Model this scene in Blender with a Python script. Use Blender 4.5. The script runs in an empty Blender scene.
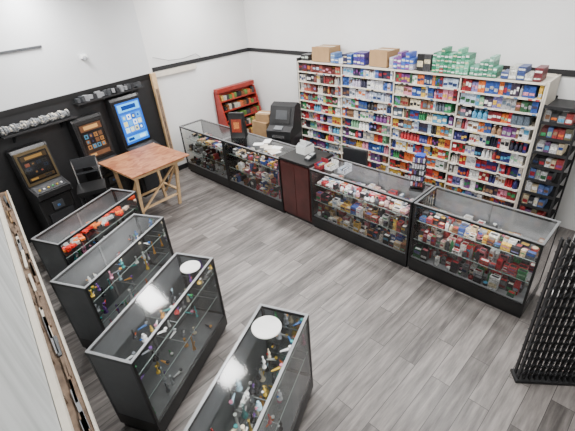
import bpy, math, random, bmesh
from mathutils import Matrix, Vector
random.seed(7)

# ---------------------------------------------------------------- materials
def lin(h):
    h=h.lstrip('#'); o=[]
    for i in (0,2,4):
        c=int(h[i:i+2],16)/255
        o.append(c/12.92 if c<=0.04045 else ((c+0.055)/1.055)**2.4)
    return (o[0],o[1],o[2],1)

def newmat(name):
    m=bpy.data.materials.new(name); m.use_nodes=True
    nt=m.node_tree; return m,nt,nt.nodes['Principled BSDF']

def simple(name,col,rough=0.6,metal=0.0,var=0.08,scale=12,bump=0.0,emit=0.0,stretch=None):
    m,nt,b=newmat(name)
    tc=nt.nodes.new('ShaderNodeTexCoord')
    n=nt.nodes.new('ShaderNodeTexNoise'); n.inputs['Scale'].default_value=scale; n.inputs['Detail'].default_value=4
    if stretch:
        mp=nt.nodes.new('ShaderNodeMapping'); mp.inputs['Scale'].default_value=stretch
        nt.links.new(tc.outputs['Object'],mp.inputs['Vector']); nt.links.new(mp.outputs[0],n.inputs['Vector'])
    else: nt.links.new(tc.outputs['Object'],n.inputs['Vector'])
    r=nt.nodes.new('ShaderNodeValToRGB')
    c=lin(col)
    r.color_ramp.elements[0].position=0.3; r.color_ramp.elements[1].position=0.7
    r.color_ramp.elements[0].color=tuple(max(0,x*(1-var)) for x in c[:3])+(1,)
    r.color_ramp.elements[1].color=tuple(min(1,x*(1+var)) for x in c[:3])+(1,)
    nt.links.new(n.outputs['Fac'],r.inputs['Fac'])
    nt.links.new(r.outputs['Color'],b.inputs['Base Color'])
    b.inputs['Roughness'].default_value=rough; b.inputs['Metallic'].default_value=metal
    if bump:
        bp=nt.nodes.new('ShaderNodeBump'); bp.inputs['Strength'].default_value=bump
        nt.links.new(n.outputs['Fac'],bp.inputs['Height']); nt.links.new(bp.outputs['Normal'],b.inputs['Normal'])
    if emit:
        nt.links.new(r.outputs['Color'],b.inputs['Emission Color']); b.inputs['Emission Strength'].default_value=emit
    return m

M_wall=simple('wall_paint','#dcdcdb',0.8,var=0.03,scale=2)
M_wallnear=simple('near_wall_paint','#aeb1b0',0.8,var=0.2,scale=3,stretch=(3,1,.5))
M_wallgrey=simple('upper_wall_paint','#c8cacc',0.8,var=0.03,scale=2)
M_black=simple('black_paint','#161618',0.6,var=0.2)
M_blackg=simple('black_laminate','#121213',0.4,var=0.2)
M_plastic=simple('dark_plastic','#26272a',0.4,var=0.1)
M_silver=simple('aluminium_trim','#8c8e90',0.4,metal=0.6,var=0.06)
M_grey=simple('grey_panel','#85878a',0.4,var=0.08)
M_greyd=simple('dark_grey_panel','#3c3e41',0.4,var=0.1)
M_greym=simple('mid_grey_panel','#5c5f62',0.35,var=0.1)
M_cream=simple('shelf_cream','#cfc7b9',0.5,var=0.05)
M_white=simple('white_plastic','#f0f0ee',0.4,var=0.02)
M_brown=simple('mahogany_laminate','#43201e',0.35,var=0.25,scale=6)
M_pine=simple('pine_wood','#c9a87e',0.65,var=0.15,scale=20)
M_oldwood=simple('weathered_wood','#6f5c4c',0.8,var=0.4,scale=14)
M_card=simple('cardboard','#9a7a55',0.8,var=0.1,scale=8)
M_ceil=simple('ceiling_paint','#e8e8e8',0.9,var=0.02)
M_red=simple('red_enamel','#92281c',0.4,var=0.2)
M_dred=simple('dark_red_vinyl','#4a2014',0.5,var=0.2)
M_tube=simple('light_diffuser','#ffffff',0.5,var=0.0,emit=6)
M_chrome=simple('steel','#b8b8b8',0.25,metal=0.9,var=0.05)
M_edge=simple('glass_edge','#9fb0ac',0.2,var=0.05)

def attr_mat(name,rough,emit=0.0,pattern=True):
    m,nt,b=newmat(name)
    a=nt.nodes.new('ShaderNodeVertexColor'); a.layer_name='Col'
    if pattern:
        tc=nt.nodes.new('ShaderNodeTexCoord')
        n=nt.nodes.new('ShaderNodeTexNoise'); n.inputs['Scale'].default_value=60; n.inputs['Detail'].default_value=2
        nt.links.new(tc.outputs['Object'],n.inputs['Vector'])
        r=nt.nodes.new('ShaderNodeMapRange'); r.inputs['From Min'].default_value=0.35; r.inputs['From Max'].default_value=0.65
        r.inputs['To Min'].default_value=0.55; r.inputs['To Max'].default_value=1.15
        nt.links.new(n.outputs['Fac'],r.inputs['Value'])
        v=nt.nodes.new('ShaderNodeVectorMath'); v.operation='SCALE'
        nt.links.new(a.outputs['Color'],v.inputs[0]); nt.links.new(r.outputs['Result'],v.inputs['Scale'])
        out=v.outputs['Vector']
    else: out=a.outputs['Color']
    nt.links.new(out,b.inputs['Base Color'])
    b.inputs['Roughness'].default_value=rough
    if emit:
        nt.links.new(out,b.inputs['Emission Color']); b.inputs['Emission Strength'].default_value=emit
    return m
M_pack=attr_mat('printed_packaging',0.4)
M_gl=attr_mat('coloured_glassware',0.12,pattern=False)
M_scr=attr_mat('lit_screen',0.15,1.2,pattern=False)

def glass_mat():
    m=bpy.data.materials.new('clear_glass'); m.use_nodes=True; nt=m.node_tree; nt.nodes.clear()
    o=nt.nodes.new('ShaderNodeOutputMaterial'); mix=nt.nodes.new('ShaderNodeMixShader')
    t=nt.nodes.new('ShaderNodeBsdfTransparent'); t.inputs['Color'].default_value=(0.94,0.96,0.95,1)
    g=nt.nodes.new('ShaderNodeBsdfGlossy'); g.inputs['Roughness'].default_value=0.08
    f=nt.nodes.new('ShaderNodeFresnel'); f.inputs['IOR'].default_value=1.6
    nt.links.new(f.outputs['Fac'],mix.inputs['Fac']); nt.links.new(t.outputs[0],mix.inputs[1]); nt.links.new(g.outputs[0],mix.inputs[2])
    nt.links.new(mix.outputs[0],o.inputs['Surface']); return m
M_glass=glass_mat()

def floor_mat():
    m,nt,b=newmat('grey_vinyl_planks')
    tc=nt.nodes.new('ShaderNodeTexCoord')
    mp=nt.nodes.new('ShaderNodeMapping'); mp.inputs['Rotation'].default_value=(0,0,math.radians(90))
    nt.links.new(tc.outputs['Object'],mp.inputs['Vector'])
    br=nt.nodes.new('ShaderNodeTexBrick')
    br.inputs['Scale'].default_value=1; br.inputs['Brick Width'].default_value=1.2; br.inputs['Row Height'].default_value=0.17
    br.inputs['Mortar Size'].default_value=0.003; br.inputs['Mortar Smooth'].default_value=0.3; br.inputs['Bias'].default_value=0
    br.offset=0.37; br.inputs['Color1'].default_value=(0,0,0,1); br.inputs['Color2'].default_value=(1,1,1,1); br.inputs['Mortar'].default_value=(0.5,0.5,0.5,1)
    nt.links.new(mp.outputs[0],br.inputs['Vector'])
    mp2=nt.nodes.new('ShaderNodeMapping'); mp2.inputs['Scale'].default_value=(1.6,14,1)
    nt.links.new(mp.outputs[0],mp2.inputs['Vector'])
    addv=nt.nodes.new('ShaderNodeVectorMath'); addv.operation='MULTIPLY_ADD'; addv.inputs[1].default_value=(7,7,7)
    nt.links.new(br.outputs['Color'],addv.inputs[0]); nt.links.new(mp2.outputs[0],addv.inputs[2])
    n=nt.nodes.new('ShaderNodeTexNoise'); n.inputs['Scale'].default_value=1.3; n.inputs['Detail'].default_value=6; n.inputs['Roughness'].default_value=0.65
    nt.links.new(addv.outputs[0],n.inputs['Vector'])
    s=nt.nodes.new('ShaderNodeMath'); s.operation='MULTIPLY_ADD'; s.inputs[1].default_value=0.22
    sep=nt.nodes.new('ShaderNodeSeparateColor'); nt.links.new(br.outputs['Color'],sep.inputs[0])
    nt.links.new(sep.outputs[0],s.inputs[0]); nt.links.new(n.outputs['Fac'],s.inputs[2])
    r=nt.nodes.new('ShaderNodeValToRGB'); cr=r.color_ramp
    cr.elements[0].position=0.38; cr.elements[0].color=lin('#44403e')
    cr.elements[1].position=0.82; cr.elements[1].color=lin('#8d8783')
    e=cr.elements.new(0.6); e.color=lin('#6b6663')
    nt.links.new(s.outputs[0],r.inputs['Fac'])
    mx=nt.nodes.new('ShaderNodeMix'); mx.data_type='RGBA'; mx.inputs[7].default_value=lin('#373433')
    nt.links.new(br.outputs['Fac'],mx.inputs[0]); nt.links.new(r.outputs['Color'],mx.inputs[6])
    nt.links.new(mx.outputs[2],b.inputs['Base Color'])
    b.inputs['Roughness'].default_value=0.4
    return m
M_floor=floor_mat()

def osb_mat():
    m,nt,b=newmat('osb_board')
    tc=nt.nodes.new('ShaderNodeTexCoord')
    v=nt.nodes.new('ShaderNodeTexVoronoi'); v.inputs['Scale'].default_value=22
    mp=nt.nodes.new('ShaderNodeMapping'); mp.inputs['Scale'].default_value=(1,0.45,1)
    nt.links.new(tc.outputs['Object'],mp.inputs['Vector']); nt.links.new(mp.outputs[0],v.inputs['Vector'])
    n=nt.nodes.new('ShaderNodeTexNoise'); n.inputs['Scale'].default_value=3
    nt.links.new(tc.outputs['Object'],n.inputs['Vector'])
    sep=nt.nodes.new('ShaderNodeSeparateColor'); nt.links.new(v.outputs['Color'],sep.inputs[0])
    a=nt.nodes.new('ShaderNodeMath'); a.operation='MULTIPLY_ADD'; a.inputs[1].default_value=0.4
    nt.links.new(sep.outputs[0],a.inputs[0]); 
    a2=nt.nodes.new('ShaderNodeMath'); a2.operation='MULTIPLY'; a2.inputs[1].default_value=0.7
    nt.links.new(n.outputs['Fac'],a2.inputs[0]); nt.links.new(a2.outputs[0],a.inputs[2])
    r=nt.nodes.new('ShaderNodeValToRGB'); r.color_ramp.elements[0].position=0.25; r.color_ramp.elements[1].position=0.8
    r.color_ramp.elements[0].color=lin('#7a4024'); r.color_ramp.elements[1].color=lin('#b07a54')
    nt.links.new(a.outputs[0],r.inputs['Fac']); nt.links.new(r.outputs['Color'],b.inputs['Base Color'])
    b.inputs['Roughness'].default_value=0.5
    return m
M_osb=osb_mat()

# ---------------------------------------------------------------- builder
class B:
    def __init__(s,name):
        s.name=name; s.v=[]; s.f=[]; s.fm=[]; s.fc=[]; s.fs=[]; s.mats=[]
    def slot(s,m):
        if m not in s.mats: s.mats.append(m)
        return s.mats.index(m)
    def add(s,vs,fs,mat,col=(1,1,1,1),smooth=False,T=None):
        o=len(s.v)
        for p in vs: s.v.append(tuple(T@Vector(p)) if T else tuple(p))
        k=s.slot(mat)
        for f in fs:
            s.f.append([i+o for i in f]); s.fm.append(k); s.fc.append(col); s.fs.append(smooth)
    def box(s,x0,x1,y0,y1,z0,z1,mat,col=(1,1,1,1),T=None):
        vs=[(x0,y0,z0),(x1,y0,z0),(x1,y1,z0),(x0,y1,z0),(x0,y0,z1),(x1,y0,z1),(x1,y1,z1),(x0,y1,z1)]
        s.add(vs,[(0,3,2,1),(4,5,6,7),(0,1,5,4),(1,2,6,5),(2,3,7,6),(3,0,4,7)],mat,col,False,T)
    def rbox(s,c,size,mat,col=(1,1,1,1),rz=0,rx=0,ry=0):
        T=Matrix.Translation(c)@Matrix.Rotation(rz,4,'Z')@Matrix.Rotation(rx,4,'X')@Matrix.Rotation(ry,4,'Y')
        a,b,d=[q/2 for q in size]; s.box(-a,a,-b,b,-d,d,mat,col,T)
    def quad(s,a,b,c,d,mat,col=(1,1,1,1),T=None): s.add([a,b,c,d],[(0,1,2,3)],mat,col,False,T)
    def rod(s,p0,p1,r,mat,col=(1,1,1,1),n=8,r1=None):
        p0=Vector(p0); p1=Vector(p1); d=p1-p0; q=d.to_track_quat('Z','Y').to_matrix().to_4x4()
        T=Matrix.Translation(p0)@q; s.lathe([(r,0),(r if r1 is None else r1,d.length)],mat,col,n,T)
    def lathe(s,prof,mat,col=(1,1,1,1),n=12,T=None):
        vs=[];fs=[]
        for (r,z) in prof:
            for i in range(n):
                a=2*math.pi*i/n; vs.append((r*math.cos(a),r*math.sin(a),z))
        for j in range(len(prof)-1):
            for i in range(n):
                k=(i+1)%n; fs.append((j*n+i,j*n+k,(j+1)*n+k,(j+1)*n+i))
        s.add(vs,fs,mat,col,True,T)
        s.add([vs[i] for i in range(n)],[tuple(reversed(range(n)))],mat,col,False,T)
        s.add(vs[-n:],[tuple(range(n))],mat,col,False,T)
    def prism(s,poly,x0,x1,mat,col=(1,1,1,1),T=None):
        n=len(poly); vs=[(x0,y,z) for y,z in poly]+[(x1,y,z) for y,z in poly]
        fs=[tuple(range(n)),tuple(reversed(range(n,2*n)))]
        for i in range(n):
            k=(i+1)%n; fs.append((i,i+n,k+n,k))
        s.add(vs,fs,mat,col,False,T)
    def done(s,loc=(0,0,0),rz=0,parent=None):
        me=bpy.data.meshes.new(s.name); me.from_pydata(s.v,[],s.f)
        for m in s.mats: me.materials.append(m)
        at=me.color_attributes.new('Col','FLOAT_COLOR','CORNER')
        li=0
        for i,p in enumerate(me.polygons):
            p.material_index=s.fm[i]; p.use_smooth=s.fs[i]
            for k in range(p.loop_total):
                at.data[li].color=s.fc[i]; li+=1
        bm=bmesh.new(); bm.from_mesh(me); bmesh.ops.recalc_face_normals(bm,faces=bm.faces); bm.to_mesh(me); bm.free()
        o=bpy.data.objects.new(s.name,me); bpy.context.scene.collection.objects.link(o)
        o.location=loc; o.rotation_euler=(0,0,rz)
        if parent: o.parent=parent
        return o

# ---------------------------------------------------------------- room
ZC=3.5; XB=-7.05; YB=5.75; XR=1.1
def nearY(x): return 0.46-0.116*(x+6.85)
b=B('floor'); b.box(-8,XR+.1,-1.2,YB+.1,-0.1,0,M_floor); b.done()
b=B('ceiling'); b.box(-8,XR+.1,-1.2,YB+.1,ZC,ZC+.1,M_ceil); b.done()
b=B('wall_back'); b.box(XB-.1,XR+.1,YB,YB+.1,0,ZC,M_wall); b.done()
b=B('wall_far'); b.box(XB-.1,XB,3.41,YB,0,ZC,M_wall); b.done()
b=B('wall_right'); b.box(XR,XR+.1,-1.2,YB,0,ZC,M_wall); b.done()
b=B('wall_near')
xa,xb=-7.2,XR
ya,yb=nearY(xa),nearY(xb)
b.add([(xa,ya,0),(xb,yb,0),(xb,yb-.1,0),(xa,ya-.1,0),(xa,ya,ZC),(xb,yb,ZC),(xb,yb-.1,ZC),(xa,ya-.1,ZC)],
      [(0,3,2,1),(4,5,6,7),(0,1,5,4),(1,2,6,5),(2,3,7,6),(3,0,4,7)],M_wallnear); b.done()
P0=Vector((-6.57,0.40,0)); P1=Vector((XB,3.41,0)); d=(P1-P0); LW=d.length; aw=math.atan2(d.y,d.x)
b=B('wall_left')
b.box(0,LW,0,.1,0,1.94,M_black); b.box(0,LW,0,.1,1.94,ZC,M_wallgrey)
b.done(P0,aw)
b=B('trim_1'); b.box(0,LW,-.02,-.002,1.90,1.97,M_blackg); b.done(P0,aw)
b=B('trim_2'); b.box(XB+.002,XB+.02,3.45,YB-.02,1.98,2.05,M_black); b.done()
b=B('trim_3'); b.box(XB+.02,-.1,YB-.02,YB-.002,1.98,2.05,M_black); b.done()
b=B('trim_4'); b.box(0,1.35,-.03,-.002,2.66,2.69,M_greyd); b.done(P0,aw)
b=B('baseboard_far'); b.box(XB+.002,XB+.015,3.45,YB-.02,0,.1,M_black); b.done()
b=B('wall_stud'); b.box(XB+.02,XB+.09,3.36,3.45,0,1.97,M_pine)
b.box(XB+.09,XB+.10,3.38,3.43,.4,1.7,M_oldwood)
b.box(XB+.02,XB+.05,3.45,4.35,1.88,1.97,M_cream); b.done()
b=B('wall_cable')
pts=[(XB+.03,3.5,2.22),(XB+.03,3.8,2.12),(XB+.03,4.1,2.10),(XB+.03,4.4,2.14),(XB+.03,4.5,2.06)]
for p,q in zip(pts,pts[1:]): b.rod(p,q,.006,M_grey,n=5)
b.done()

# ---------------------------------------------------------------- merchandise helpers
BR=['#b02830','#28488c','#e8e6e0','#1e1e22','#cca43c','#2e8452','#d8d8d8','#6c3874','#c86428','#4a90b4','#902430','#f4f4f0','#2a5034','#cc8498','#6a4a34','#b0c0d4','#e0d4b4','#7a74a8','#78a884','#3a3040','#23345c','#781c24','#8a6a50','#9a9a9c','#54606c']
PAL_RED=['#b02830','#8c1c24','#e8e4dc','#1c1c20','#d8c8b8','#c07078','#404044','#f0f0f0','#9a2830','#3a3a3c','#2e7448','#707074','#1e1e20','#b83838']
PAL_MIX=['#ece8e0','#a84040','#26262a','#d4b890','#8c5c40','#e0e0e0','#40589c','#b06070','#505054','#c8a040','#b8b0a8','#303034']
PAL_LIGHT=['#f4f0ea','#e8d8d8','#d8b0b0','#e8e8ec','#b83c44','#c8b094','#505058','#d8a0ac','#f4f4f4','#98a8c0','#3a3a40']
PAL_DARK=['#202024','#3a3a3c','#5a2a2a','#8a8a8a','#9c3a3a','#c8c8c8','#333338','#65604a']
def pick(p): return lin(random.choice(p))
def pack(b,x,y,z,w,dp,h,pal,c=None,c2=None):
    c=c or pick(pal); b.box(x,x+w,y,y+dp,z,z+h,M_pack,c)
    c2=c2 or pick(BR)
    k=random.uniform(.15,.5); k2=k+random.uniform(.2,.4)
    b.quad((x+.08*w,y-.0015,z+k*h),(x+.92*w,y-.0015,z+k*h),(x+.92*w,y-.0015,z+min(k2,.95)*h),(x+.08*w,y-.0015,z+min(k2,.95)*h),M_pack,c2)
def bottle(b,x,y,z,r,h,c,cap=None):
    T=Matrix.Translation((x,y,z))
    b.lathe([(r,0),(r,h*.62),(r*.45,h*.75),(r*.45,h*.9)],M_pack,c,8,T)
    b.lathe([(r*.5,h*.9),(r*.5,h)],M_pack,cap or (0.8,0.8,0.8,1),8,T)
def flat_fill(b,x0,x1,y0,y1,z,pal,dens=.85,hm=.12,wmin=.04,wmax=.1):
    y=y0
    while y<y1-.04:
        dp=random.uniform(.06,.11); x=x0
        while x<x1-.05:
            w=random.uniform(wmin,wmax)
            if random.random()<dens and x+w<x1 and y+dp<y1:
                h=random.uniform(.02,hm); c=pick(pal); k=random.random()
                if k<.2:
                    r=min(w,dp)*.42; bottle(b,x+w/2,y+dp/2,z,r,h+.02,c,pick(['#f0f0f0','#202024','#a8323a']))
                elif k<.32:
                    r=min(w,dp)*.45; T=Matrix.Translation((x+w/2,y+dp/2,z)); b.lathe([(r,0),(r,.025)],M_pack,c,10,T); b.lathe([(r*.8,.0255),(r*.8,.028)],M_pack,pick(BR),10,T)
                else:
                    pack(b,x,y,z,w-.006,dp-.012,h,pal,c)
                    c2=pick(pal); b.quad((x+.12*w,y+.1*dp,z+h+.0015),(x+.85*w,y+.1*dp,z+h+.0015),(x+.85*w,y+.6*dp,z+h+.0015),(x+.12*w,y+.6*dp,z+h+.0015),M_pack,c2)
            x+=w
        y+=dp
GC=['#b85a2c','#34609c','#34804c','#b89a3c','#9c3434','#604080','#408c8c','#e8e8e8','#b87890','#a0c0d0','#e0e0e0','#222222','#c0c4c8','#8a8c90','#d8ccb4','#2a2a2e','#70747a','#c08a40']
def pipe(b,x,y,z,h):
    c=pick(GC); r=random.uniform(.015,.028); T=Matrix.Translation((x,y,z))
    k=random.random()
    if k<.35:
        b.lathe([(r,0),(r,.01),(r*.85,h*.12),(r*.4,h*.42),(r*.38,h*.9),(r*.55,h)],M_gl,c,10,T)
        b.rod((x+r*.5,y,z+h*.2),(x+r*1.5,y,z+h*.42),.005,M_gl,pick(GC),6,.008)
    elif k<.6:
        b.lathe([(r,0),(r*.9,.012),(r*.45,.02),(r*.42,h*.3),(r*.9,h*.45),(r*.85,h*.6),(r*.38,h*.72),(r*.4,h)],M_gl,c,10,T)
        b.rod((x-r*.5,y,z+h*.45),(x-r*1.6,y,z+h*.7),.005,M_gl,pick(GC),6,.009)
    else:
        a=random.uniform(0,3.1); q=Vector((math.cos(a),math.sin(a),0))*.042
        b.rod(Vector((x,y,z+.018))-q,Vector((x,y,z+.012))+q,.014,M_gl,c,8,.006)
        b.lathe([(.008,0),(.016,.012),(.014,.022)],M_gl,pick(GC),8,Matrix.Translation((x-q.x,y-q.y,z+.022)))

# ---------------------------------------------------------------- display cases
H=.965
def display_case(L,D,loc,rz,base=.2,shelves=(.46,.70),back=M_grey,near_panel=False,post=M_blackg,fill=5):
    b=B('glass_display_case')
    p=.022
    b.box(.01,L-.01,.03,D-.02,0,.08,M_black)
    b.box(0,L,0,D,.06,base,M_blackg)
    b.box(p,L-p,p,D-p,base,base+.01,back)
    for x in (0,L-p):
        for y in (0,D-p): b.box(x,x+p,y,y+p,base,H-.03,post)
    b.box(p,L-p,D-.012,D-.004,base,H-.03,back)
    b.box(L/2-.012,L/2+.012,D-.02,D-.012,base,H-.03,M_silver)
    for (x0,x1,y0,y1) in ((0,L,0,p),(0,L,D-p,D),(0,p,p,D-p),(L-p,L,p,D-p)):
        b.box(x0,x1,y0,y1,H-.03,H-.008,M_blackg)
        b.box(x0,x1,y0,y1,H-.008,H,M_silver)
    b.quad((p,p,H-.004),(L-p,p,H-.004),(L-p,D-p,H-.004),(p,D-p,H-.004),M_glass)
    b.quad((p,.004,base),(L-p,.004,base),(L-p,.004,H-.03),(p,.004,H-.03),M_glass)
    b.quad((L-.004,p,base),(L-.004,D-p,base),(L-.004,D-p,H-.03),(L-.004,p,H-.03),M_glass)
    if near_panel: b.box(.002,.012,p,D-p,base,H-.03,M_greyd)
    else: b.quad((.004,p,base),(.004,D-p,base),(.004,D-p,H-.03),(.004,p,H-.03),M_glass)
    for i,z in enumerate(shelves):
        y0=.05+.03*i
        b.quad((p,y0,z),(L-p,y0,z),(L-p,D-.02,z),(p,D-.02,z),M_glass)
        b.box(p,L-p,y0-.003,y0,z-.006,z+.002,M_edge)
        for x in (p+.02,L/2,L-p-.03): b.box(x,x+.008,y0,D-.02,z-.012,z-.006,M_silver)
    b.box(p,L-p,p,p+.012,H-.042,H-.03,M_silver)
    o=b.done(loc,rz)
    l=bpy.data.lights.new('case_fill_light','AREA'); l.shape='RECTANGLE'; l.size=L-.1; l.size_y=.015; l.energy=fill; l.color=(1,.98,.96)  # added fill light that brightens the case interior
    lo=bpy.data.objects.new('case_fill_light',l); bpy.context.scene.collection.objects.link(lo)
    lo.location=(L/2,p+.012,H-.05); lo.rotation_euler=(math.radians(40),0,0); lo.parent=o
    return o

YF=3.60; D=.52
xs=[(-6.82,-5.43),(-5.42,-4.02),(-3.40,-1.83),(-1.81,-.50)]
pals=[(PAL_DARK,PAL_DARK,PAL_MIX),(PAL_MIX,PAL_MIX,PAL_MIX),(PAL_MIX,PAL_MIX,PAL_LIGHT),(PAL_RED,PAL_RED,PAL_MIX)]
for i,(x0,x1) in enumerate(xs):
    display_case(x1-x0,D,(x0,YF,0),0,fill=[2.5,4,5,4.5][i])
    m=B('boxed_merchandise'); L=x1-x0
    dens=[.6,.78,.95,.9][i]
    flat_fill(m,.04,L-.04,.04,D-.05,.212,pals[i][0],dens,.16)
    flat_fill(m,.04,L-.04,.07,D-.05,.464,pals[i][1],dens,.13)
    flat_fill(m,.04,L-.04,.10,D-.05,.704,pals[i][2],dens*.9,.09)
    m.done((x0,YF,0),0,None)

def place(front_far,th,L,D,kind,top=True):
    a=math.radians(th); ux=Vector((math.cos(a),math.sin(a),0))
    org=Vector((front_far[0],front_far[1],0))-ux*L
    display_case(L,D,org,a,.2,(.46,.71),M_greym,True,fill=3)
    m=B('glass_pipes')
    for z,y0 in ((.212,.06),(.464,.08),(.714,.11)):
        if z>.7 and not top: continue
        tp={.212:.18,.464:.18,.714:.13}[z]
        x=.08
        while x<L-.08:
            y=y0+.03
            while y<D-.07:
                if random.random()<kind:
                    pipe(m,x+random.uniform(-.015,.015),y,z,random.uniform(.4,1)*tp)
                y+=.10
            x+=random.uniform(.07,.12)
    m.done(org,a)
    return org,a
c1=place((-4.82,1.71),114,1.27,.42,.35,False)
c2=place((-3.89,1.60),117,1.27,.42,.42)
c3=place((-2.77,1.51),117,1.27,.42,.42)
c4=place((-1.56,1.56),114,1.27,.42,.42)
m=B('snack_packets')
for i in range(56):
    x=random.uniform(.12,1.15); y=random.uniform(.14,.34)
    m.rbox((x,y,.736+random.uniform(0,.03)),(.09,.055,.03),M_pack,pick(['#e0461c','#d82a20','#f07828','#c8b0a0','#444444','#b0b0b0','#303030','#e03020']),random.uniform(0,3),0,random.uniform(-.3,.3))
m.done(c1[0],c1[1])

def tray(x,y,r):
    b=B('round_tray'); b.lathe([(r*.75,0),(r,.012),(r,.02),(r*.93,.02),(r*.8,.01),(.001,.01)],M_white,n=28); b.done((x,y,H+.0005))
tray(-2.80,1.27,.095); tray(-1.70,1.24,.115)

b=B('mahogany_cabinet')
b.box(-4.01,-3.41,YF+.02,YF+.52,.06,.97,M_brown); b.box(-4.0,-3.42,YF+.05,YF+.5,0,.06,M_black)
b.box(-3.99,-3.715,YF,YF+.02,.09,.94,M_brown); b.box(-3.705,-3.43,YF,YF+.02,.09,.94,M_brown)
b.box(-4.01,-3.41,YF-.01,YF+.53,.97,1.0,M_blackg)
b.done()

# ---------------------------------------------------------------- wall shelving
SX0,SX1=-5.15,-1.20; SY=5.27; NB=4; bw=(SX1-SX0)/NB
NR=11; zs=[.10+.1705*i for i in range(NR)]; ZTOP=1.975
b=B('wall_shelving_unit')
b.box(SX0,SX1,YB-.06,YB-.03,0,2.0,M_cream)
b.box(SX0-.03,SX0-.005,SY+.02,YB-.03,0,2.02,M_black)
b.box(SX1+.005,SX1+.03,SY+.02,YB-.03,0,2.0,M_cream)
for i in range(NB+1):
    x=SX0+i*bw
    b.box(x-.015,x+.015,YB-.09,YB-.03,0,2.0,M_cream)
    b.box(x-.008,x+.008,SY+.01,SY+.03,.1,1.97,M_cream)
b.box(SX0,SX1,SY,YB-.03,0,.10,M_cream)
for i in range(NB):
    off=[0,.02,.0,-.015][i]
    for z in zs+[ZTOP]:
        x=SX0+i*bw; zz=z+(off if .2<z<1.9 else 0)
        b.box(x+.01,x+bw-.01,SY+.02,YB-.06,zz-.012,zz,M_cream)
        b.box(x+.01,x+bw-.01,SY,SY+.02,zz-.016,zz+.003,M_cream)
b.done()
m=B('shelf_merchandise')
for i in range(NB):
    off=[0,.02,.0,-.015][i]
    for zi,z in enumerate(zs):
        z=z+(off if .2<z<1.9 else 0)
        nxt=(zs+[ZTOP])[zi+1]+(off if zi<NR-1 else 0); room=nxt-.018-z
        x=SX0+i*bw+.02; xe=SX0+(i+1)*bw-.02
        pal=BR
        if i==0 and zi>=NR-1: pal=['#5a2420','#7a3028','#30282a','#a05040']
        if i==0 and zi in(NR-3,NR-2): pal=['#6a3430','#c8c0b8','#30282a','#a05040','#8a8a90']
        if i==1 and zi>=NR-3: pal=['#e4e4e4','#a8b4c8','#3a5ca0','#d0d0d8','#b0a8c0','#2a2a40']
        if i==2 and zi<=5: pal=['#b83038','#2a3878','#3a8a50','#e0e0e0','#1e1e22','#c8a040','#c86030']
        if i==3 and zi in(3,4,5,6): pal=['#a8222a','#24245c','#8c2028','#d0d0d0','#1a1a30','#e0d8d0']
        while x<xe-.04:
            w=random.choice([.032,.04,.045,.055,.07]); n=random.randint(1,3)
            h=room*random.uniform(.72,.99); c=pick(pal); c2=pick(BR)
            kind=random.random()
            for k in range(n):
                if x+w>xe: break
                if kind<.2:
                    bottle(m,x+w/2,SY+.05,z,w*.45,h,c,c2)
                    bottle(m,x+w/2,SY+.12,z,w*.45,h,c,c2)
                else:
                    y=SY+.022+random.uniform(0,.02)
                    pack(m,x+.0015,y,z,w-.003,random.uniform(.12,.25),h,BR,c,c2)
                x+=w
            if random.random()<.08: x+=.03
        for k in range(int(bw/.08)):
            if random.random()<.55:
                xx=SX0+i*bw+.04+k*.08; cc=pick(['#d8c488','#f4f4f4','#b04040','#d0d0d0','#5078a0','#303034'])
                m.quad((xx,SY-.002,z-.016),(xx+.045,SY-.002,z-.016),(xx+.045,SY-.002,z+.003),(xx,SY-.002,z+.003),M_pack,cc)
m.done()

ZT=1.986
def carton(name,x,y,w,dp,h,mat=M_card,z=ZT,rz=0):
    b=B(name); b.box(-w/2,w/2,-dp/2,dp/2,0,h,mat)
    b.box(-w/2-.001,w/2+.001,-.025,.025,h,h+.002,M_cream)
    b.box(-w/2,-.002,-dp/2,-dp/2+.004,h,h+.012,mat) ; b.box(.002,w/2,-dp/2,-dp/2+.004,h-.002,h+.01,mat)
    b.done((x,y,z),rz)
carton('cardboard_box',-4.66,5.50,.36,.34,.22,rz=.08)
carton('cardboard_box',-3.50,5.50,.32,.32,.22,rz=-.05)
def stack(name,x0,x1,y,z,pal,w,h,rows,dp=.2):
    b=B(name); x=x0
    while x+w<=x1+.001:
        n=random.choice(rows); c=pick(pal)
        for k in range(n): pack(b,x,y,z+k*h,w-.004,dp,h-.003,pal,c if random.random()<.7 else None,pick(['#e0e0dc','#c8d4c8','#d0c4a0','#e8e8e4']))
        x+=w
    b.done()
stack('snack_cartons',-5.12,-4.94,5.35,ZT,['#30302a','#8a2a20','#2a2a2e'],.09,.09,[1],.2)
stack('tissue_packs',-4.42,-3.99,5.33,ZT,['#40609a','#d8d8e0','#6080b0','#30304a'],.085,.075,[1,2,2])
stack('purple_cartons',-3.97,-3.72,5.35,ZT,['#4a3a80','#3a3a90'],.07,.09,[1,2])
stack('blue_cartons',-3.30,-2.88,5.33,ZT,['#5a4a90','#3050b0','#4064b8','#7a4a90','#b0b0c8'],.065,.075,[2,2,3])
stack('picture_frames',-2.86,-2.64,5.33,ZT,['#1c1c1e','#3a3a3c'],.105,.22,[1],.05)
stack('green_cartons',-2.62,-2.12,5.31,ZT,['#4f9e80','#70b898','#3f8a6a','#2a7a5a','#8a3a3a'],.055,.062,[4,4,4,5])
stack('green_cartons',-2.10,-1.76,5.31,ZT,['#5f9e88','#8cbca8','#4f8a72','#3a7a62'],.055,.06,[2,3,4])
stack('tobacco_cartons',-1.72,-1.22,5.31,ZT,['#1c3a2a','#6a2c32','#2a2a2e','#3a4a7a','#b8b8b0'],.09,.075,[1,2,2])

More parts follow.
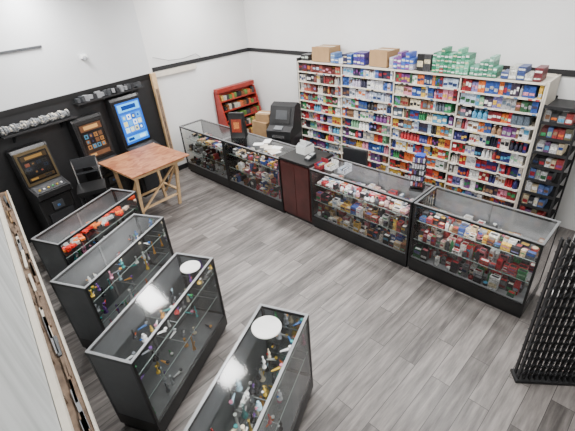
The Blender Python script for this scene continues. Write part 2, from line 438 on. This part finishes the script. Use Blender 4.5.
RX=-1.13
b=B('wire_display_rack')
for x in (RX,RX+.36):
    for y in (5.15,5.6): b.rod((x,y,0),(x,y,1.78),.012,M_black)
for k in range(10):
    z=.12+.18*k
    b.box(RX,RX+.36,5.15,5.6,z,z+.008,M_black)
    b.box(RX,RX+.36,5.14,5.15,z,z+.035,M_black)
b.done()
m=B('bagged_snacks')
for k in range(9):
    x=RX+.02
    while x<RX+.27:
        w=random.uniform(.05,.08); pack(m,x,5.18,.129+.18*k,w-.005,.2,random.uniform(.1,.15),PAL_DARK+['#50689a','#d0d0d0','#6a4a70','#c8b898']); x+=w
m.done()

# ---------------------------------------------------------------- counter-top items
b=B('counter_picture_display')
b.prism([(0,0),(.16,0),(.10,.42),(.04,.42)],-.13,.13,M_blackg)
b.quad((-.11,.003,.05),(.11,.003,.05),(.11,.034,.38),(-.11,.034,.38),M_black)
b.quad((-.09,.004,.10),(.09,.004,.10),(.09,.024,.32),(-.09,.024,.32),M_pack,lin('#8a3420'))
b.quad((-.05,.005,.16),(.05,.005,.16),(.05,.018,.27),(-.05,.018,.27),M_pack,lin('#c07840'))
b.done((-5.26,3.82,H+.001),math.radians(30))
b=B('receipt_printer'); b.box(-.09,.09,-.1,.1,0,.11,M_white); b.prism([(-.1,.11),(.1,.11),(.06,.15),(-.05,.14)],-.085,.085,M_grey); b.box(-.05,.05,-.04,-.035,.14,.2,M_white); b.done((-3.80,3.95,1.001))
b=B('card_terminal'); b.prism([(-.08,0),(.08,0),(.08,.07),(-.08,.025)],-.045,.045,M_plastic)
b.quad((-.035,.01,.057),(.035,.01,.057),(.035,.07,.071),(-.035,.07,.071),M_grey)
for r in range(3):
    for c in range(3): b.rbox((-.022+.022*c,-.06+.018*r,.036+.005*r),(.014,.011,.008),M_white)
b.done((-3.56,3.80,1.001))
b=B('counter_papers')
for k in range(9): b.rbox((random.uniform(-.32,.28),random.uniform(-.12,.14),.002+.0025*k),(.17,.12,.002),random.choice([M_white,M_white,M_cream]),rz=random.uniform(0,3))
b.done((-4.5,3.85,H+.001))
b=B('counter_candy_boxes')
for k,(x,y,c) in enumerate([(-.34,.0,'#9a2c34'),(-.2,.05,'#e8e8e8'),(.02,.06,'#c8ccd4')]):
    c=lin(c); b.box(x,x+.12,y,y+.16,0,.012,M_pack,c); b.box(x,x+.008,y,y+.16,.012,.06,M_pack,c); b.box(x+.112,x+.12,y,y+.16,.012,.06,M_pack,c)
    b.box(x,x+.12,y,y+.008,.012,.04,M_pack,c); b.box(x,x+.12,y+.152,y+.16,.012,.10,M_pack,c)
    for q in range(4): b.rbox((x+.03+.02*q,y+.08,.032),(.012,.1,.04),M_pack,pick(BR))
b.done((-3.02,3.66,H+.001))
b=B('lighter_tower_display')
b.box(-.08,.08,-.08,.08,0,.03,M_blackg); b.box(-.006,.006,-.006,.006,.03,.42,M_chrome)
for k in range(5):
    z=.06+.075*k; b.box(-.075,.075,-.075,.075,z-.006,z,M_blackg)
    for q in range(5):
        for y in (-.06,.045): b.box(-.07+.028*q,-.05+.028*q,y,y+.015,z,z+.05,M_pack,pick(['#d0d0d8','#3a3a40','#6a5a90','#904040','#e8e8f0']))
b.box(-.05,.05,-.05,.05,.42,.44,M_pack,lin('#2848b0'))
b.done((-1.95,3.92,H+.001),.3)

# ---------------------------------------------------------------- behind counter
b=B('red_candy_rack')
W=1.0
for y in (0,W-.03): b.prism([(0,0),(.45,0),(.45,.15),(.12,1.32),(0,1.34)],y,y+.03,M_red)
b.box(0,W,-.02,.02,0,1.36,M_red)
for k in range(6):
    z=.16+.195*k; dep=.44-.055*k
    b.box(.03,W-.03,.0,dep,z,z+.02,M_dred)
    b.box(.03,W-.03,dep-.02,dep,z,z+.045,M_red)
    x=.04
    while x<W-.10:
        w=random.uniform(.05,.09); b.box(x,x+w-.006,.04,dep-.03,z+.02,z+.02+random.uniform(.09,.14),M_pack,pick(['#1c1c1e','#9a3030','#c8a050','#c85a28','#3a3a3c','#303030','#7a4a28','#5a7a3a','#b8b0a0'])); x+=w
b.box(0,W,0,.12,1.34,1.42,M_red)
b.v=[(y,W-x,z) for (x,y,z) in b.v]
b.done((XB+.09,4.62,0))
b=B('cash_machine')
b.box(-.24,.24,-.26,.26,0,.78,M_blackg)
b.prism([(-.26,.78),(.26,.78),(.26,1.28),(.14,1.34),(-.0,1.30),(-.12,.98),(-.26,.92)],-.24,.24,M_black)
b.box(-.19,.19,-.268,-.26,.1,.7,M_plastic)
T=Matrix.Translation((0,-.064,1.14))@Matrix.Rotation(math.radians(-20.5),4,'X')
b.box(-.17,.17,-.012,.0,-.13,.14,M_blackg,T=T); b.box(-.11,.11,-.016,-.012,-.06,.10,M_greyd,T=T)
T=Matrix.Translation((0,-.19,.955))@Matrix.Rotation(math.radians(23),4,'X')
b.box(-.1,.06,-.05,.05,.0,.012,M_greym,T=T)
b.box(-.12,.12,-.275,-.26,.80,.84,M_chrome)
b.done((-5.10,4.78,0),math.radians(20))
b=B('cardboard_box'); b.box(-.2,.2,-.18,.18,0,.5,M_card); b.box(-.2,.2,-.02,.02,.5,.503,M_cream); b.done((-5.72,4.85,0),.2)
b=B('cardboard_box'); b.box(-.2,.2,-.16,.16,0,.42,M_card); b.box(-.2,.2,-.02,.02,.42,.423,M_cream); b.done((-5.72,4.85,.505),.05)
b=B('cardboard_box'); b.box(-.15,.15,-.12,.12,0,.14,M_card); b.box(-.15,.15,-.02,.02,.14,.143,M_cream); b.done((-5.70,4.86,.93),.3)
b=B('office_chair')
for k in range(5):
    a=k*2*math.pi/5; b.rod((0,0,.1),(.26*math.cos(a),.26*math.sin(a),.06),.018,M_plastic); b.lathe([(.02,0),(.03,.02),(.03,.04),(.02,.06)],M_black,n=8,T=Matrix.Translation((.27*math.cos(a),.27*math.sin(a),0)))
b.rod((0,0,.08),(0,0,.45),.025,M_chrome); b.box(-.23,.23,-.22,.22,.45,.53,M_plastic); b.rbox((0,.22,.82),(.38,.05,.42),M_plastic); b.rod((0,.2,.48),(0,.22,.7),.02,M_plastic)
b.done((-3.25,4.62,0),math.radians(190))

# ---------------------------------------------------------------- arcade machines
def arcade(loc,rz,h,w,theme,frame):
    b=B('arcade_machine')  # faces -y local
    DP=.37
    prof=[(.0,.0),(DP,.0),(DP,h),(.25,h),(.22,h-.04),(.17,.92),(-.06,.84),(-.06,.76),(.03,.70)]
    b.prism(prof,-w/2+.02,w/2-.02,M_blackg)
    for x in (-w/2,w/2-.02): b.prism([(y+(-.012 if y<.3 else 0),z) for y,z in prof],x,x+.02,M_black)
    sh=(h-.04-.92); zc=.92+sh/2; ang=math.atan2(.05,sh)
    T=Matrix.Translation((0,.195,zc))@Matrix.Rotation(-ang,4,'X')
    b.box(-w/2+.02,w/2-.02,-.03,.0,-sh/2+.01,sh/2,frame,T=T)
    x0,x1,z0,z1=-w/2+.05,w/2-.05,-sh/2+.05,sh/2-.04
    b.box(x0,x1,-.036,-.03,z0,z1,M_scr,lin(theme[0]),T=T)
    def q(a,c,e,f,col,dy=.038): 
        b.quad((x0+(x1-x0)*a,-dy,z0+(z1-z0)*e),(x0+(x1-x0)*c,-dy,z0+(z1-z0)*e),(x0+(x1-x0)*c,-dy,z0+(z1-z0)*f),(x0+(x1-x0)*a,-dy,z0+(z1-z0)*f),M_scr,lin(col),T)
    q(.05,.95,.78,.96,theme[1]); q(.2,.8,.82,.92,theme[2],.039)
    q(.08,.92,.25,.72,theme[3])
    for r in range(3):
        for c in range(4):
            q(.11+.2*c,.27+.2*c,.28+.15*r,.40+.15*r,random.choice(theme[4:]),.039)
            q(.15+.2*c,.22+.2*c,.31+.15*r,.37+.15*r,random.choice(theme[4:]),.040)
    q(.05,.95,.06,.18,theme[1]); q(.1,.35,.08,.15,theme[2],.039); q(.6,.85,.08,.15,theme[4],.039)
    T=Matrix.Translation((0,.055,.882))@Matrix.Rotation(math.atan2(.08,.23),4,'X')
    b.box(-w/2+.03,w/2-.03,-.10,.10,.0,.008,M_plastic,T=T)
    for k in range(6):
        b.lathe([(.016,0),(.016,.012),(.01,.018)],M_pack,pick(['#c03030','#e0e0e0','#c0a030','#409050']),10,T@Matrix.Translation((-w/2+.09+k*(w-.18)/5,-.04,.008)))
    b.box(-.08,.08,-.0,.035,.52,.64,M_greyd); b.box(-w/2+.07,w/2-.07,-.006,.01,.10,.48,M_plastic)
    b.box(-.02,.02,-.008,.0,.56,.59,M_pack,lin('#5080c0'))
    b.done(loc,rz)
RA=aw
M_gold=simple('gold_bezel','#5e5038',.35,.5)
arcade((-6.235,1.04,0),RA,1.46,.50,['#0c0b0a','#2a2014','#6a5028','#141210','#1c1a18','#4a3620','#502c20','#141a24','#0e1014','#101010'],M_gold)
arcade((-6.40,1.98,0),RA,1.62,.50,['#100e0d','#4a3020','#9a7444','#1a1614','#503624','#30586c','#1c1c20','#704e2c','#20202e','#141418'],M_blackg)
arcade((-6.54,2.72,0),RA,1.75,.56,['#1450a8','#4aa8e8','#0c2c6c','#1c68c8','#a8d8f0','#184898','#3888d0','#b8b880','#14408c','#d0e8f8','#102c6c'],M_blackg)

b=B('bar_chair')
for x in (-.17,.17):
    for y in (-.17,.17): b.rod((x*1.15,y*1.15,0),(x,y,.72),.013,M_black)
for z in (.25,.5):
    for s_ in (-1,1):
        b.rod((-.19,.19*s_,z),(.19,.19*s_,z),.009,M_black); b.rod((.19*s_,-.19,z),(.19*s_,.19,z),.009,M_black)
b.box(-.2,.2,-.2,.2,.72,.78,M_blackg)
for x in (-.17,.17): b.rod((x,.18,.75),(x,.24,1.15),.013,M_chrome)
b.rbox((0,.235,1.08),(.36,.03,.16),M_plastic,rx=-.1); b.rbox((0,.215,.93),(.34,.015,.03),M_plastic,rx=-.1)
b.done((-5.98,1.50,0),math.radians(70))

b=B('wall_ledge'); b.box(.35,1.40,-.2,0,1.65,1.67,M_black)
for x in (.5,1.2): b.prism([(-.18,1.65),(0,1.65),(0,1.51)],x,x+.02,M_black)
b.done(P0,aw)
b=B('coiled_cable_bundle')
for k in range(27):
    x=.38+.036*k; n=10
    for j in range(n):
        a0=2*math.pi*j/n; a1=2*math.pi*(j+1)/n; r=.042+.012*math.sin(k*1.7)
        b.rod((x,-.10+r*math.cos(a0),1.737+r*math.sin(a0)),(x+.02,-.10+r*math.cos(a1),1.737+r*math.sin(a1)),.012,random.choice([M_grey,M_silver,M_cream,M_grey]),n=5)
b.done(P0,aw)
b=B('wall_ledge'); b.box(1.5,2.75,-.16,0,1.80,1.82,M_black); b.done(P0,aw)
b=B('spare_parts')
for k in range(17): b.rbox((1.55+.07*k,-.09,1.86+.01*(k%2)),(.05,.09,.06+.02*(k%3)),random.choice([M_grey,M_plastic,M_greyd,M_grey]),rz=.3*k)
b.v=[(x,y,max(z,1.821)) for x,y,z in b.v]
b.done(P0,aw)
b=B('wall_sensor'); b.box(1.85,1.95,-.05,0,2.42,2.47,M_white); b.lathe([(.03,0),(.035,.03),(.02,.05)],M_grey,n=12,T=Matrix.Translation((1.9,-.06,2.40))); b.done(P0,aw)

b=B('work_table'); zt=.95
tw,td=1.06,1.02
b.box(-tw/2,tw/2,-td/2,td/2,zt-.02,zt,M_osb)
for y in (-td/2+.06,td/2-.1): b.box(-tw/2+.08,tw/2-.08,y,y+.04,zt-.09,zt-.02,M_pine)
for x in (-tw/2+.08,tw/2-.12): b.box(x,x+.04,-td/2+.1,td/2-.1,zt-.09,zt-.02,M_pine)
def beam(p,q,w=.05,t=.035,mat=M_pine):
    p=Vector(p);q=Vector(q);d_=q-p;T=Matrix.Translation(p)@d_.to_track_quat('Z','Y').to_matrix().to_4x4(); b.box(-w/2,w/2,-t/2,t/2,0,d_.length,mat,T=T)
for y in (-.36,.36):
    beam((-.30,y,.0),(-.38,y,zt-.03)); beam((.14,y,0),(.34,y,zt-.03))
    beam((-.29,y+.03,.12),(.30,y+.03,zt-.12),.04,.02); beam((-.30,y,.3),(.20,y,.3),.05,.02)
for x in (-.31,.18): beam((x,-.36,.22),(x,.36,.22),.05,.02)
beam((.20,-.34,.2),(.30,.34,zt-.15),.04,.02)
b.done((-5.87,2.36,0),math.radians(4))

# ---------------------------------------------------------------- near-wall ledge & clutter
an=math.atan2(-0.116,1); O=Vector((-6.3,nearY(-6.3),0))
b=B('wooden_wall_shelf'); Ln=5.4
b.box(0,Ln,0.005,.13,.985,1.01,M_oldwood)
b.box(0,Ln,.12,.135,.95,1.02,M_cream)
for k in range(14): b.prism([(.005,.70),(.005,.985),(.11,.985)],.1+.4*k,.14+.4*k,M_oldwood)
b.box(0,Ln,0.005,.045,1.18,1.25,M_cream)
for k in range(14): b.box(.1+.4*k,.15+.4*k,.005,.035,1.01,1.18,M_oldwood)
b.done(O,an)
b=B('scrap_wood_pieces')
for k in range(30):
    b.rbox((.3+.165*k,random.choice([.065,.085,.10]),1.011+.012),(random.uniform(.2,.5),random.uniform(.012,.03),.022),random.choice([M_oldwood,M_grey,M_cream,M_oldwood,M_card,M_greym,M_oldwood]),rz=random.uniform(-.04,.04))
b.done(O,an)
b=B('cardboard_box'); b.box(-.16,.16,-.13,.13,0,.34,M_card); b.box(-.16,.16,-.02,.02,.34,.343,M_cream); b.done((-5.75,.62,0),an)
b=B('cardboard_box'); b.box(-.14,.14,-.12,.12,0,.3,M_oldwood); b.box(-.14,.14,-.02,.02,.3,.303,M_cream); b.done((-5.37,.60,0),an+.2)

b=B('folding_security_gate')
NG=12
for k in range(NG):
    x=.045*k
    b.box(x,x+.012,0,.03,.03,1.5,M_black); b.box(x,x+.012,.06,.09,.03,1.5,M_black)
for j in range(14):
    z=.08+.1*j
    for k in range(NG-1):
        x=.045*k
        for p,q in [((x,-.004,z),(x+.057,-.004,z+.09)),((x+.057,.094,z),(x,.094,z+.09))]: b.rod(p,q,.006,M_plastic,n=4)
b.box(-.02,.045*NG,-.02,.11,0,.03,M_black)
b.done((-.27,2.84,0),math.radians(38))
b=B('white_foam_board'); b.rbox((0,0,.45),(.6,.02,.9),M_white,rx=-.0); b.box(-.3,.3,-.05,.05,0,.02,M_white); b.done((-.28,4.5,0),math.radians(75))

# ---------------------------------------------------------------- lights
def lamp(x,y,e,sx=1.2,sy=.35,rz=0):
    b=B('ceiling_light'); b.box(-sx/2,sx/2,-sy/2,sy/2,ZC-.06,ZC-.001,M_white); b.box(-sx/2+.03,sx/2-.03,-sy/2+.03,sy/2-.03,ZC-.065,ZC-.06,M_tube)
    o=b.done((x,y,0),rz)
    l=bpy.data.lights.new('tube_light','AREA'); l.shape='RECTANGLE'; l.size=sx; l.size_y=sy; l.energy=e; l.color=(1,.985,.97)
    lo=bpy.data.objects.new('tube_light',l); bpy.context.scene.collection.objects.link(lo); lo.location=(0,0,ZC-.08); lo.parent=o
for x,y in ((-6,1.7),(-6,4.3),(-3.8,1.7),(-3.8,4.3),(-1.4,1.7),(-1.4,4.3)): lamp(x,y,84)
w=bpy.data.worlds.new('world'); bpy.context.scene.world=w; w.use_nodes=True
w.node_tree.nodes['Background'].inputs[0].default_value=(.8,.85,.9,1); w.node_tree.nodes['Background'].inputs[1].default_value=.3

# ---------------------------------------------------------------- camera
cd=bpy.data.cameras.new('camera'); co=bpy.data.objects.new('camera',cd); bpy.context.scene.collection.objects.link(co)
R=Matrix(((.706,-.3224,.630),(.704,.4148,-.576),(-.0756,.8516,.5186)))
q=R.to_quaternion(); q.normalize()
co.rotation_mode='QUATERNION'; co.rotation_quaternion=q; co.location=(0,0,3.2)
cd.sensor_width=36; cd.lens=36*388/575; cd.shift_y=2.5/575; cd.clip_start=.02
bpy.context.scene.camera=co
